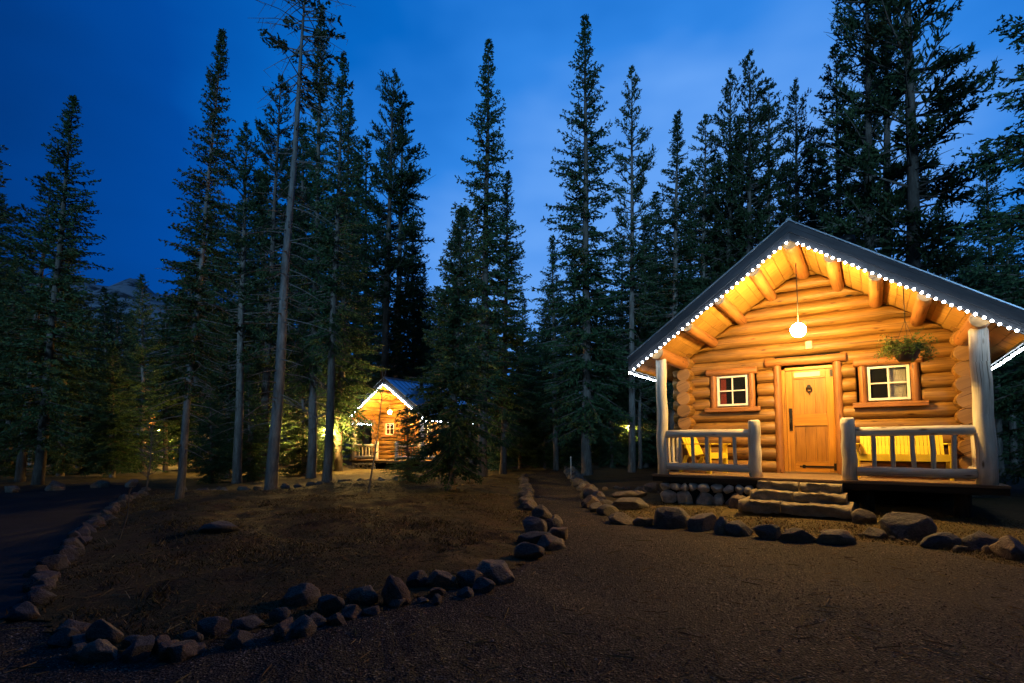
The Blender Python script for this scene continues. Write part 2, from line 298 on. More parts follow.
# ------------------------------------------------------------------ cabin
CA=R(35.17); W=4.76; A=4.445; SL=.7125; G=.57; E=.30; D=1.776; LEN=4.6; T=.33; WR=.140; CS=.27
def top(u): return A-SL*abs(u-W/2)
def make_cabin():
    root=empty('log_cabin',(0,0,0))
    hole=[(1.79,2.96,0,2.24),(.49,1.45,1.30,2.22),(3.20,4.18,1.30,2.20)]
    fw=MB(); z=.12; i=0
    while z<A-.22:
        half=(A-.23-z+.13)/SL; lo=max(-.33,W/2-half) ; hi=min(W+.33,W/2+half)
        cuts=[(a,b) for a,b,z0,z1 in hole if z0-.06<z<z1+.05]
        x=lo; segs=[]
        for a,b in sorted(cuts): segs.append((x,a)); x=b
        segs.append((x,hi))
        for a,b in segs:
            if b-a>.05: fw.log((a,D+.1,z),(b,D+.1,z),WR,16,.005,.025,1)
        z+=CS; i+=1
    fw.v=[(x,y,min(z,top(x)-.24)) for x,y,z in fw.v]
    fw.build('wall',[M['log'],M['logend']],root)
    for su in (0,W):
        sw=MB(); z=.0
        while z<2.45:
            sw.log((su,D-.33+random.uniform(-.03,.03),z+.255),(su,D+LEN+.3,z+.255),.155,16,.004,.03,1); z+=CS
        sw.build('wall',[M['log'],M['logend']],root)
    bw=MB(); z=.12
    while z<A-.22:
        half=(A-.23-z+.13)/SL; bw.log((max(-.3,W/2-half),D+LEN,z),(min(W+.3,W/2+half),D+LEN,z),WR,10,.004,.02,1); z+=CS
    bw.v=[(x,y,min(z,top(x)-.24)) for x,y,z in bw.v]
    bw.build('wall',[M['log'],M['logend']],root)
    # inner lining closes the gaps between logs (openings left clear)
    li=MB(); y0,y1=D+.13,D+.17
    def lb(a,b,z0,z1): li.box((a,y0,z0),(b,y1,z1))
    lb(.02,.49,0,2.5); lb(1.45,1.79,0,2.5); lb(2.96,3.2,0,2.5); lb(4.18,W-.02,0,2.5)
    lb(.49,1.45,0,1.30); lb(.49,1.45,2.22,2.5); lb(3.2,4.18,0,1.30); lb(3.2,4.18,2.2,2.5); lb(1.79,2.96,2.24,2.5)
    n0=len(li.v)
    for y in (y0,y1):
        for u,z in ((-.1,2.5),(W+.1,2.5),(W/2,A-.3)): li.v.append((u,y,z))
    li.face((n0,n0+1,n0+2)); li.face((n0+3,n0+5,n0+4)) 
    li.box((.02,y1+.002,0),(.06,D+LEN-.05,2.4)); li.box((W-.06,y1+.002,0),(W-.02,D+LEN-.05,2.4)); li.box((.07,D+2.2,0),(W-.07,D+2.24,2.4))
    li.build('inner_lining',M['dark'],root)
    # roof
    rf=MB(); ts=.08; y0,y1=-E+.04,D+LEN+.55
    for sg in (-1,1):
        ue=W/2+sg*(W/2+G)
        a=(W/2,y0,A-.02);b=(ue,y0,top(ue)-.02);c=(ue,y1,top(ue)-.02);d=(W/2,y1,A-.02)
        rf.quadslab(a,b,c,d,(0,0,-ts))
        n=17
        for k in range(n):
            y=y0+.05+(y1-y0-.1)*k/(n-1)
            rf.quadslab((W/2,y,A-.017),(ue,y,top(ue)-.017),(ue,y+.03,top(ue)-.017),(W/2,y+.03,A-.017),(0,0,.03))
    roof=rf.build('roof',M['roof'],root)
    cp=MB(); cp.tube([(W/2,y0-.02,A+.0),(W/2,y1+.02,A+.0)],.05,10); cp.build('ridge_cap',M['trimmetal'],roof)
    so=MB(); zz=.20
    for sg in (-1,1):
        n=18
        for k in range(n):    # boards running along the roof length
            a0=(W/2+G)*k/n+.004; a1=(W/2+G)*(k+1)/n-.004
            u0=W/2+sg*a0;u1=W/2+sg*a1
            so.quadslab((u0,y0+.01,top(u0)-zz),(u1,y0+.01,top(u1)-zz),(u1,y1-.01,top(u1)-zz),(u0,y1-.01,top(u0)-zz),(0,0,-.025))
    so.build('soffit',M['soffit'],roof)
    fa=MB()
    for sg in (-1,1):
        ue=W/2+sg*(W/2+G); f0=-E
        fa.quadslab((W/2,f0,A-.015),(ue,f0,top(ue)-.015),(ue,f0+.035,top(ue)-.015),(W/2,f0+.035,A-.015),(0,0,-T*.58))
        fa.quadslab((W/2,f0+.018,A-.017-T*.56),(ue,f0+.018,top(ue)-.017-T*.56),(ue,f0+.05,top(ue)-.017-T*.56),(W/2,f0+.05,A-.017-T*.56),(0,0,-T*.44))
        # eave boards
        fa.box((ue-.02,f0+.04,top(ue)-.25),(ue+.015,y1,top(ue)-.03))
        ub=W/2+sg*(W/2+G); fa.quadslab((W/2,y1,A-.015),(ub,y1,top(ub)-.015),(ub,y1+.035,top(ub)-.015),(W/2,y1+.035,A-.015),(0,0,-T))
    fa.build('fascia',M['fascia'],roof)
    tr=MB()
    for sg in (-1,1):
        ue=W/2+sg*(W/2+G+.02)
        tr.quadslab((W/2,-E-.02,A-.006),(ue,-E-.02,top(ue)-.006),(ue,-E+.06,top(ue)-.006),(W/2,-E+.06,A-.006),(0,0,.02))
    tr.build('edge_trim',M['trimmetal'],roof)
    pu=.595
    for k in range(-4,5):
        u=W/2+k*pu*(W/2/(4*pu)); r=.12 if k==0 else (.13 if abs(k)==4 else .105)
        z=top(u)-.205-r*(1.22 if k else 1.5)
        MB().log((u,-E+.055,z),(u,D+(.2 if abs(k)<4 else LEN),z),r,18,.004,.02,1).build('purlin',[M['trim'],M['logend']],root)
    # posts
    def post(u,v,z0,z1,r,n='post'):
        b=MB(); pts=[];rs=[];K=9
        for i in range(K+1):
            t_=i/K; pts.append((u+.008*math.sin(i*1.7+u),v+.008*math.cos(i*1.3),z0+(z1-z0)*t_)); rs.append(r*(1.04-.08*t_)*(1+random.uniform(-.02,.02)))
        rs[-1]*=.8; pts[-1]=(u,v,z1); pts.insert(-1,(u,v,z1-.035)); rs.insert(-1,r*.97)
        b.tube(pts,rs,18); b.build(n,M['post'],root)
    post(0,0,-.02,2.30,.108); post(W,0,-.02,2.30,.118)
    post(1.677,0,0,1.02,.105,'railing_post'); post(3.094,0,0,1.02,.105,'railing_post')
    def rail(p,q,n):
        p=Vector(p);q=Vector(q)
        f=MB(); f.log(p+Vector((0,0,.79)),q+Vector((0,0,.79)),.076,14,.008,.01); f.log(p+Vector((0,0,.15)),q+Vector((0,0,.15)),.074,14,.008,.01)
        rr=f.build('railing',M['post'],root)
        for i in range(n):
            c=p.lerp(q,(i+1)/(n+1)); 
            MB().log(c+Vector((random.uniform(-.01,.01),0,.16)),c+Vector((random.uniform(-.015,.015),0,.78)),.033,10,.006,.01).build('baluster',M['post'],rr)
    rail((.09,0,0),(1.59,0,0),5); rail((3.19,0,0),(4.65,0,0),5)
    rail((0,.1,0),(0,D-.35,0),4); rail((W,.12,0),(W,D-.35,0),4)
    # deck
    dk=MB(); v=-.16
    while v<D+.05:
        dk.box((-.18,v,-.04),(W+.22,v+.13,0)); v+=.137
    dk.build('deck',M['deck'],root,.004)
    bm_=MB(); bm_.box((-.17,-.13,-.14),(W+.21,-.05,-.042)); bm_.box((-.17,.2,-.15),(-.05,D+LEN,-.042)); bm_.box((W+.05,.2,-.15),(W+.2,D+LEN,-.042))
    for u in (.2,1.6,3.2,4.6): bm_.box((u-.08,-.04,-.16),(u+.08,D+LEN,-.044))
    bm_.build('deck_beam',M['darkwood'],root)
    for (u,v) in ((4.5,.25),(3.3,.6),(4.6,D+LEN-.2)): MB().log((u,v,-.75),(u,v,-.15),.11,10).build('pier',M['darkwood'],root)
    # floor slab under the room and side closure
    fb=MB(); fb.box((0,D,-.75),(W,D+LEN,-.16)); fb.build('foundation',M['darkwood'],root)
    # door
    pn=MB(); dr=MB(); x0,x1=1.985,2.825; yb=D+.06
    dr.box((x0,yb,.03),(x0+.13,yb+.045,2.09)); dr.box((x1-.13,yb,.03),(x1,yb+.045,2.09))
    for z0,z1 in ((.03,.24),(.96,1.2),(1.92,2.09)): dr.box((x0+.131,yb+.001,z0),(x1-.131,yb+.044,z1))
    for k in range(3):
        w=(x1-x0-.262)/3; a=x0+.131+k*w
        pn.box((a+.001,yb+.024,.241),(a+w-.001,yb+.04,.959)); pn.box((a+.001,yb+.024,1.201),(a+w-.001,yb+.04,1.919))
    door=dr.build('door',M['door'],root,.003); pn.build('panel',M['panel'],door,.002)
    MB().box((x0+.16,yb-.012,1.955),(x1-.22,yb-.001,2.05)).build('name_plate',M['sign'],door,.003)
    hg=MB()
    for zc,l in ((.14,.55),(2.0,.12)):
        hg.box((x1-.05,yb-.012,zc-.07),(x1+.01,yb-.002,zc+.07)); 
        if l>.2:
            hg.box((x1-l,yb-.012,zc-.018),(x1-.051,yb-.002,zc+.018)); hg.tube([(x1-l-.01,yb-.013,zc),(x1-l-.01,yb-.002,zc)],.04,6); hg.tube([(x1-l-.07,yb-.012,zc),(x1-l-.07,yb-.002,zc)],.02,4)
    hg.build('hinge',M['iron'],door)
    hd=MB(); hd.box((x0+.045,yb-.015,.86),(x0+.105,yb-.002,1.32)); hd.tube([(x0+.075,yb-.015,1.10),(x0+.075,yb-.06,1.08),(x0+.075,yb-.065,.98),(x0+.075,yb-.015,.91)],.014,8); hd.tube([(x0+.075,yb-.02,1.25),(x0+.075,yb-.002,1.25)],.035,10)
    hd.build('handle',M['iron'],door)
    kn=MB(); ring=[(2.405+.045*math.sin(q),yb-.025-.01*math.cos(q),1.70+.05*math.cos(q)) for q in np.linspace(0,2*math.pi,17)]; kn.tube(ring,.012,8,False); kn.tube([(2.405,yb-.045,1.755),(2.405,yb-.002,1.755)],.036,10); kn.box((2.395,yb-.03,1.6),(2.415,yb-.012,1.65)); kn.build('knocker',M['iron'],door)
    jb=MB(); jb.box((1.905,yb-.02,0),(x0-.003,yb+.06,2.12)); jb.box((x1+.003,yb-.02,0),(2.9,yb+.06,2.12)); jb.box((x0-.002,yb-.02,2.1),(x1+.002,yb+.06,2.16)); jb.build('door_frame',M['door'],root,.003)
    MB().box((1.9,D-.06,.002),(2.9,D+.12,.028)).build('threshold',M['deck'],root,.004)
    dt_=MB(); dt_.log((1.845,D+.0,.0),(1.845,D+.0,2.22),.078,16,.004); dt_.log((2.90,D+.0,.0),(2.90,D+.0,2.22),.078,16,.004); dt_.log((1.62,D-.03,2.28),(3.06,D-.03,2.28),.085,16,.006,.03)
    dt_.build('door_surround',M['trim'],root)
    # windows
    for (a,b,z0,z1) in ((.64,1.27,1.42,2.085),(3.38,4.02,1.41,2.06)):
        wf=MB(); y=D+.0; f=.045
        wf.box((a,y,z0),(a+f,y+.07,z1)); wf.box((b-f,y,z0),(b,y+.07,z1)); wf.box((a+f+.001,y,z0),(b-f-.001,y+.07,z0+f)); wf.box((a+f+.001,y,z1-f),(b-f-.001,y+.07,z1))
        c=(a+b)/2;zc=(z0+z1)/2; wf.box((c-.013,y+.012,z0+f+.001),(c+.013,y+.04,z1-f-.001)); wf.box((a+f+.001,y+.014,zc-.013),(b-f-.001,y+.042,zc+.013))
        win=wf.build('window',M['white'],root,.003)
        MB().box((a+f,y+.047,z0+f),(b-f,y+.053,z1-f)).build('pane',M['glass'],win)
        cu=MB()
        if a<2:
            for k in range(4): cu.tube([(a+f+.02+k*.028,y+.12,z0+.02),(a+f+.02+k*.028,y+.12,z1-.02)],.018,8,False)
            cu.build('curtain',M['red'],win)
        else:
            for k in range(9): cu.tube([(c+.03+k*.028,y+.12,z0+.02),(c+.03+k*.028,y+.12,z1-.02)],.019,8,False)
            cu.build('curtain',M['curtain'],win)
        ws=MB(); ws.log((a-.075,y,z0-.1),(a-.075,y,z1+.02),.068,14,.004); ws.log((b+.075,y,z0-.1),(b+.075,y,z1+.02),.068,14,.004)
        ws.log((a-.22,y-.02,z1+.08),(b+.2,y-.02,z1+.08),.078,14,.006,.03)
        ws.build('window_surround',M['trim'],root)
        sl=MB(); sl.quadslab((a-.25,y-.14,z0-.05),(b+.25,y-.14,z0-.05),(b+.25,y+.05,z0-.015),(a-.25,y+.05,z0-.015),(0,0,-.085)); sl.build('window_sill',M['trim'],root,.015)
    # stone foundation under the left half of the porch
    fs=MB(); 
    random.seed(5)
    for row,(zb,zh) in enumerate(((-.58,.26),(-.31,.16))):
        u=-.02
        while u<1.62:
            w=random.uniform(.2,.36) if row==0 else random.uniform(.13,.24); w=min(w,1.68-u)
            rock_into(fs,(u+w/2,-.09,zb+zh/2),(w*.6,.12,zh*.6),random.random()*100)
            u+=w+.012
    fs.build('foundation_stones',M['fstone'],root)
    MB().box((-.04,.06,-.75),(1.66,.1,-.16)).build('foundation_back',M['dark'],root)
    MB().tube([(3.15,1.9,A-1.0),(3.15,1.9,A+.12)],.1,14).tube([(3.15,1.9,A+.12),(3.15,1.9,A+.16),(3.15,1.9,A+.17),(3.15,1.9,A+.25),(3.15,1.9,A+.28)],[.11,.15,.15,.15,.06],14).build('chimney_pipe',M['iron'],roof)
    jx=MB(); jx.box((2.38,D-.09,2.50),(2.50,D-.0,2.66)); jx.build('junction_box',M['boxpaint'],root,.008)
    return root
def icos(sub):
    import bmesh
    bm=bmesh.new(); bmesh.ops.create_icosphere(bm,subdivisions=sub,radius=1); V=np.array([v.co[:] for v in bm.verts]); Fc=np.array([[v.index for v in f.verts] for f in bm.faces]); bm.free(); return V,Fc
IV3,IF3=icos(4); IV2,IF2=icos(3)
def rockverts(V,seed,planes=13,rough=.03):
    r=np.random.default_rng(int(seed*1000)%999983); V=V.copy()
    Nn=r.normal(size=(planes,3)); Nn/=np.linalg.norm(Nn,axis=1)[:,None]; dd=r.uniform(.56,.9,planes)
    for n,d in zip(Nn,dd):
        s=V@n; ex=np.maximum(s-d,0); V-=n[None,:]*(ex*.98)[:,None]
    for k in range(4):
        f=r.normal(size=3)*(2.2*1.9**k); ph=r.uniform(0,6.3); V*=(1+rough/(1.5**k)*np.sin(V@f+ph))[:,None]
    return V
def rock_into(mb,c,s,seed):
    V=rockverts(IV2,seed,11); n0=len(mb.v)
    for p in V: mb.v.append((c[0]+p[0]*s[0],c[1]+p[1]*s[1],c[2]+p[2]*s[2]))
    for f in IF2: mb.face(tuple(n0+int(i) for i in f))
ZF=EYE-.574
cabin=make_cabin()
cabin.location=(2.9945,10.214,ZF); cabin.rotation_euler=(0,0,-CA)
tag(cabin,'large log cabin in the right foreground with wooden door and lit porch','cabin')
def cw(u,v,z,root=None):     # cabin local -> world
    r=root or cabin; return Matrix.Translation(r.location)@Matrix.Rotation(r.rotation_euler.z,4,'Z')@(Vector((u,v,z))*r.scale.x)
# ------------------------------------------------------------------ stone steps
random.seed(11)
st=empty('stone_steps',(0,0,0)); st.location=cabin.location; st.rotation_euler=(0,0,-CA)
tag(st,'flight of rough stone slab steps leading up to the wooden cabin door','steps')
for i,(za,zb,v0,v1,u0,u1) in enumerate(((-.19,-.05,-.42,-.15,1.76,3.00),(-.33,-.19,-.70,-.15,1.70,3.06),(-.50,-.33,-1.06,-.15,1.58,3.14))):
    b=MB(); u=u0
    while u<u1-.05:
        w=min(random.uniform(.5,.8),u1-u)
        if u1-u-w<.25: w=u1-u
        n=12; V=[];  z1=zb+random.uniform(-.008,.008)
        # slab with ragged front edge
        n0=len(b.v); 
        for zi,zz in enumerate((za,za+(z1-za)*.5,z1-.02,z1)):
            for k in range(n+1):
                x=u+.006+(w-.012)*k/n; b.v.append((x,v0+.035*math.sin(x*9+zi*2)+random.uniform(-.03,.03)+(.018 if zi==3 else 0)-(0.01 if zi==1 else 0),zz+random.uniform(-.014,.014)))
        for zi in range(3):
            for k in range(n): b.face((n0+zi*(n+1)+k,n0+zi*(n+1)+k+1,n0+(zi+1)*(n+1)+k+1,n0+(zi+1)*(n+1)+k))
        n1=len(b.v)
        for k in range(n+1): b.v.append((u+.006+(w-.012)*k/n,v1,z1))
        for k in range(n): b.face((n0+3*(n+1)+k,n0+3*(n+1)+k+1,n1+k+1,n1+k),sm=False)
        for e in (0,n):
            q=len(b.v); b.v.append((u+.006+(w-.012)*e/n,v1,za)); b.face((n0+e,n0+(n+1)+e,n0+2*(n+1)+e,n0+3*(n+1)+e,n1+e,q),sm=False)
        u+=w
    b.build('step',M['step'],st)
# ------------------------------------------------------------------ LED strings
def led_string(p,q,n,root,label):
    P=cw(*p,root); e=empty('string_lights',P); tag(e,label,'string lights')
    d=cw(*q,root)-P; w=MB(); pts=[]
    for i in range(n*2+1):
        t_=i/(2*n); pts.append(d*t_+Vector((0,0,-.012 if i%2 else 0)))
    w.tube(pts,.006,5).build('wire',M['cord'],e)
    global LEDM
    for i in range(n):
        o=link('bulb',LEDM,e); o.location=d*((i+.5)/n)+Vector((random.uniform(-.01,.01),random.uniform(-.006,.006),-.02+random.uniform(-.008,.008)))
    if root.scale.x<1:
        for ch in e.children:
            if ch.name.startswith('bulb'): ch.scale=(1.7,)*3
    return e
V,Fc=icos(2); LEDM=npmesh('bulb',V*.0205,Fc,3,M['led'],True)
ub=W+G; lz=-T-.0
def strings(root,names,ns=(32,32,14,24)):
    v=-E-.03
    led_string((W/2,v,A+lz-.02),(-G,v,top(-G)+lz),ns[0],root,names[0])
    led_string((W/2+.08,v,A+lz-.07),(ub,v,top(ub)+lz),ns[1],root,names[1])
    led_string((-G-.035,-E+.06,top(-G)-.28),(-G-.035,-E+2.3,top(-G)-.28),ns[2],root,names[2])
    R4=led_string((ub+.035,-E+.06,top(ub)-.28),(ub+.035,-E+4.2,top(ub)-.28),ns[3],root,names[3])
strings(cabin,['white string lights along the left gable edge of the large right cabin','white string lights along the right gable edge of the large right cabin','white string lights running back along the left eave of the large right cabin','white string lights running back along the right eave of the large right cabin'],(33,34,16,28))
# ------------------------------------------------------------------ pendant, basket, furniture
def pendant(root,matr,label,r=.125):
    e=empty('pendant_lamp',cw(W/2+.04,.17,2.6,root)); tag(e,label,'lamp')
    MB().tube([(0,0,.12),(0.003,0,.7),(0,0,1.22)],.008,6).build('cord',M['cord'],e)
    MB().tube([(0,0,.05),(0,0,.09),(0,0,.13)],[.045,.04,.015],10).build('socket',M['iron'],e)
    V,Fc=icos(3); link('globe',npmesh('globe',V*r,Fc,3,matr,True),e); return e
pendant(cabin,M['bulb'],'glowing white globe lamp hanging on a cord above the wooden cabin door')
bk=empty('hanging_basket',cw(3.91,0,1.98)); tag(bk,'hanging basket of trailing green leaves under the porch roof in front of the right window','plant')
MB().tube([(0,0,-.1),(0,0,-.06),(0,0,.08),(0,0,.1)],[.10,.13,.19,.2],16).build('pot',M['pot'],bk)
h=MB()
for k in range(3):
    q=k*2.09; h.tube([(.18*math.cos(q),.18*math.sin(q),.1),(0,0,.55)],.004,4)
h.tube([(0,0,.55),(0,0,top(3.91)-1.98-.14)],.006,5); h.build('hanger',M['cord'],bk)
r=np.random.default_rng(3); Vb=[];Fb=[]
for s in range(150):
    th=r.uniform(0,6.28); el=r.uniform(-.2,1.3); L=r.uniform(.18,.36); p=np.array([.1*math.cos(th),.1*math.sin(th),.1]); d=np.array([math.cos(th)*math.cos(el),math.sin(th)*math.cos(el),math.sin(el)])
    for k in range(9):
        p=p+d*L/9; d=d+np.array([0,0,-.16]); d/=np.linalg.norm(d)
        for sd in (-1,1):
            a=np.cross(d,[0,0,1])*sd+r.normal(size=3)*.4; a/=np.linalg.norm(a)+1e-9; ll=r.uniform(.03,.055); w=np.cross(a,r.normal(size=3)); w/=np.linalg.norm(w); n0=len(Vb)
            Vb+= [p,p+a*ll*.5+w*ll*.22,p+a*ll,p+a*ll*.5-w*ll*.22]; Fb.append((n0,n0+1,n0+2,n0+3))
link('foliage',npmesh('foliage',np.array(Vb),np.array(Fb),4,M['plant']),bk)
def seatfurn(name,u,v,wd,rz,label,cat,slats):
    e=empty(name,cw(u,v,0.0),-CA+rz); tag(e,label,cat); h=wd/2
    b=MB()
    for i in range(slats):
        a=-h+.03+(wd-.06)*i/slats; w=(wd-.06)/slats-.006; c=(i+.5)/slats*2-1
        hh=.86-.05*c*c
        b.quadslab((a,.12,.32),(a+w,.12,.32),(a+w,.36,hh),(a,.36,hh),(0,.018,0))
    b.build('backrest',M['yellow'],e)
    s=MB()
    for i in range(7):
        y=-.36+i*.075; s.quadslab((-h+.02,y,.40-i*.012),(h-.02,y,.40-i*.012),(h-.02,y+.065,.39-i*.012),(-h+.02,y+.065,.39-i*.012),(0,0,.018))
    s.box((-h+.02,-.38,.30),(h-.02,-.362,.40)); s.build('seat',M['yellow'],e)
    for sg in (-1,1):
        MB().box((sg*h-.05,-.45,.58),(sg*h+.05,.30,.602)).build('armrest',M['yellow'],e,.01)
        MB().box((sg*h-.02,-.38,0),(sg*h+.02,-.29,.579)).build('leg',M['yellow'],e)
        MB().quadslab((sg*h-.018,.14,.36),(sg*h+.018,.14,.36),(sg*h+.018,.30,0),(sg*h-.018,.30,0),(0,.08,0)).build('leg',M['yellow'],e)
    br=MB().box((-h+.03,.24,.5),(h-.03,.262,.56)); br.build('crossbar',M['yellow'],e); return e
seatfurn('bench',3.82,1.18,1.25,0,'yellow slatted bench on the porch behind the right railing','bench',22)
seatfurn('chair',.50,1.0,.56,R(70),'yellow slatted armchair on the porch behind the left railing','chair',6)
# ------------------------------------------------------------------ trees
def treemesh(seed,H_=10.,base=.15,Rm=1.6,nb=230,kind='spruce',twig=.16,dens=1.0,shape=1.0,sag=.35):
    r=np.random.default_rng(seed); S=[];E_=[];WD=[]; br=MB()
    def Rad(t):
        if kind=='spruce': return Rm*(1-t)**.72*(.55+.45*min(1,t/.18))+.04
        return Rm*(.35+.65*math.sin(min(1,(t*.85+.15))*math.pi*.92))*(1-.5*t)*(1 if t<.9 else (1-t)/.1*.8+.2)
    for i in range(nb):
        t=(i+r.uniform(0,1))/nb; 
        if kind=='spruce': t=t**1.08
        z=H_*(base+(1-base)*t*.985); L=Rad(t)*r.uniform(.6,1.12)
        if kind=='pine' and r.random()<.12: L*=1.35
        az=r.uniform(0,2*math.pi); el=(-.25+1.0*t) if kind=='spruce' else (.05+.7*t+r.normal()*.15)
        d=np.array([math.cos(az)*math.cos(el),math.sin(az)*math.cos(el),math.sin(el)]); p=np.array([0,0,z])
        n=max(4,int(L/.11)); side=np.array([-math.sin(az),math.cos(az),0]); pts=[p.copy()]
        for k in range(n):
            q=k/n; d=d+np.array([0,0,(-sag if q<.55 else sag*1.15)/n*(1-t*.6)])+r.normal(size=3)*.03; d/=np.linalg.norm(d); p=p+d*L/n; pts.append(p.copy())
            q=(k+1)/n
            if kind=='pine' and q<.35: continue
            if kind=='spruce' and q<.12: continue
            tl=twig*(1.35-q*.8)*(1 if L>.5 else .75)*min(1.6,.5+L*.75)
            m_=max(1,int(round((2 if kind=='spruce' else 3)*dens)))
            for sg in (-1,1):
                for _ in range(m_):
                    a=d*r.uniform(.35,.9)+side*sg*r.uniform(.4,1)+np.array([0,0,r.uniform(-.55,.1) if kind=='spruce' else r.uniform(-.3,.7)]); a/=np.linalg.norm(a)
                    s0=p+r.normal(size=3)*.02; ln=tl*r.uniform(.6,1.25); S.append(s0);E_.append(s0+a*ln);WD.append(.022+.012*r.random())
                    # needles clumps branching off the twig
                    for kk in range(3):
                        b0=s0+a*ln*r.uniform(.25,.95); c=a*.6+r.normal(size=3)*.55; c/=np.linalg.norm(c); S.append(b0);E_.append(b0+c*ln*r.uniform(.25,.5));WD.append(.016+.012*r.random())
            S.append(p-d*.02);E_.append(p+d*tl*.5);WD.append(.03)
        if L>.25: br.tube([pts[0],pts[len(pts)//2],pts[-1]],[.008+.012*L,.005+.005*L,.003],4,False)
    S=np.array(S);E_=np.array(E_);WD=np.array(WD)*.72
    ax=E_-S; w=np.cross(ax,r.normal(size=S.shape)); w/=np.linalg.norm(w,axis=1)[:,None]+1e-9; w*=WD[:,None]; mid=S+ax*.45
    V=np.stack([S,mid+w,E_,mid-w],1).reshape(-1,3); Fc=np.arange(len(V)).reshape(-1,4)
    return V,Fc,br
ONES='zeroth first second third fourth fifth sixth seventh eighth ninth tenth eleventh twelfth thirteenth fourteenth fifteenth sixteenth seventeenth eighteenth nineteenth'.split()
def ordinal(n):
    if n<20: return ONES[n]
    t=['twenty','thirty','forty','fifty','sixty','seventy','eighty','ninety'][n//10-2]
    return (t[:-1]+'ieth') if n%10==0 else t+'-'+ONES[n%10]
PROTO={}
def proto(key,tr=.12,bark='bark',dead=0,ftip=.97,**k):
    V,Fc,br=treemesh(**k); Hh=k.get('H_',10.)
    crown=npmesh('crown',V,Fc,4,M['pine' if k.get('kind')=='pine' else 'spruce'])
    tb=MB(); n=14; r=random.Random(k['seed']); ox=0;oy=0;pts=[];rs=[]
    for i in range(n+1):
        t=i/n; pts.append((ox,oy,-.15+(Hh*ftip+.15)*t)); rs.append(tr*((1-t)**.8*.95+.05)*(1.35 if i==0 else 1)); ox=.02*math.sin(i*.9+k['seed'])*(1-t); oy=.02*math.cos(i*1.1)*(1-t)
    pts.insert(1,(0,0,.12)); rs.insert(1,tr*1.05)
    tb.tube(pts,rs,12,False)
    base=k.get('base',.15)
    nd=dead
    for i in range(nd):
        z=Hh*r.uniform(.10,base+.25); az=r.uniform(0,6.28); L=r.uniform(.25,.95)*(1.0); a=Vector((math.cos(az),math.sin(az),-.25+r.uniform(-.2,.3)))
        p0=Vector((0,0,z)); p1=p0+a*L*.5; p2=p1+(a+Vector((0,0,-.35+r.uniform(0,.3))))*L*.5
        tb.tube([p0,p1,p2],[.012,.007,.003],4,False)
        for q in range(3):
            c=p1.lerp(p2,r.random()); tb.tube([c,c+Vector((r.uniform(-.2,.2),r.uniform(-.2,.2),r.uniform(-.2,.08)))],[.004,.002],3,False)
    for i in range(0): pass
    # merge branch wood
    o=len(tb.v); tb.v+=br.v; tb.f+=[tuple(x+o for x in f) for f in br.f]; tb.m+=br.m; tb.uv+=br.uv; tb.sm+=br.sm
    trunk=tb.mesh('trunk',[M[bark]])
    PROTO[key]=(trunk,crown,Hh,k['Rm'])
proto('spruceA',seed=1,base=.10,Rm=1.55,nb=300,dens=1.0)
proto('spruceB',seed=2,base=.18,Rm=1.25,nb=290,dens=1.0,dead=25)
proto('spruceC',seed=3,base=.04,Rm=1.9,nb=330,dens=1.0)
proto('spruceD',seed=4,base=.28,Rm=1.15,nb=240,dens=.9,dead=40)
proto('young',seed=5,base=.08,Rm=1.45,nb=300,dens=1.15,tr=.10,twig=.17,sag=.6,H_=6.)
proto('fine',seed=6,base=.22,Rm=1.0,nb=420,dens=1.0,dead=60,bark='palebark',tr=.085,twig=.13)
proto('pineA',seed=7,kind='pine',base=.30,Rm=1.3,nb=150,dead=40,twig=.2,tr=.12)
proto('pineB',seed=8,kind='pine',base=.38,Rm=1.1,nb=130,dead=50,twig=.2,tr=.11)
proto('pineC',seed=9,kind='pine',base=.22,Rm=1.6,nb=135,dead=30,twig=.22,tr=.14)
proto('snag',seed=10,kind='pine',base=.72,Rm=.75,nb=46,dead=150,bark='palebark',tr=.095,twig=.16)
def tree(name,key,bx,Y,tx,ty,wpx,label,group=None,cat='tree',rz=None,shift=0):
    """base column bx at distance Y, top at (tx,ty) of the photograph, crown half width wpx there"""
    X=(bx-512)/F*Y*1.0; dxy=atdepth(bx,480,Y).x; z0=Hs(dxy,Y)-.03; tp=atdepth(tx,ty,Y)
    hgt=tp.z-z0; trunk,crown,Hh,Rm=PROTO[key]; lean=math.atan2(tp.x-dxy,hgt)
    hw=wpx*1.22/F*Y; sx=hw/Rm; sz=math.hypot(hgt,tp.x-dxy)/Hh
    e=empty(name,(dxy,Y,z0)); tag(e,label,cat,group)
    e.rotation_euler=(0,lean,0); rz_=rz if rz is not None else random.uniform(0,6.28)
    for n_,me in (('trunk',trunk),('crown',crown)):
        o=link(n_,me,e); s=(sx*.55+sz*.45) if n_=='trunk' else sx; o.scale=(s,s,sz); o.rotation_euler=(0,0,rz_)
    return e
random.seed(21)
SP='spruce_tree'; PI='pine_tree'
tree(SP,'spruceA',38,15.5,74,92,52,'tall broad dark spruce standing alone at the far left edge of the picture')
tree(PI,'pineB',20,16.5,52,170,36,'dark conifer just left of the broad far left spruce with its trunk beside it')
tree(PI,'fine',180,10.8,223,26,34,'tall thin pine with slender pale grey trunk at left of the grass bed')
tree(PI,'snag',271,12.6,308,-45,40,'nearly bare pale grey trunk with twiggy dead branches on the grass bed')
tree(PI,'pineA',237,16,247,122,40,'medium pine between the thin pale trunk and the bare grey trunk')
tree(PI,'pineA',262,20,281,72,34,'dark pine rising just behind the bare grey trunk')
tree(SP,'spruceB',311,19,322,0,28,'very tall narrow spruce whose top leaves the picture above the bare grey trunk')
tree(SP,'spruceD',327,17,344,50,31,'dense narrow dark spruce in the centre left group with its trunk lit yellow')
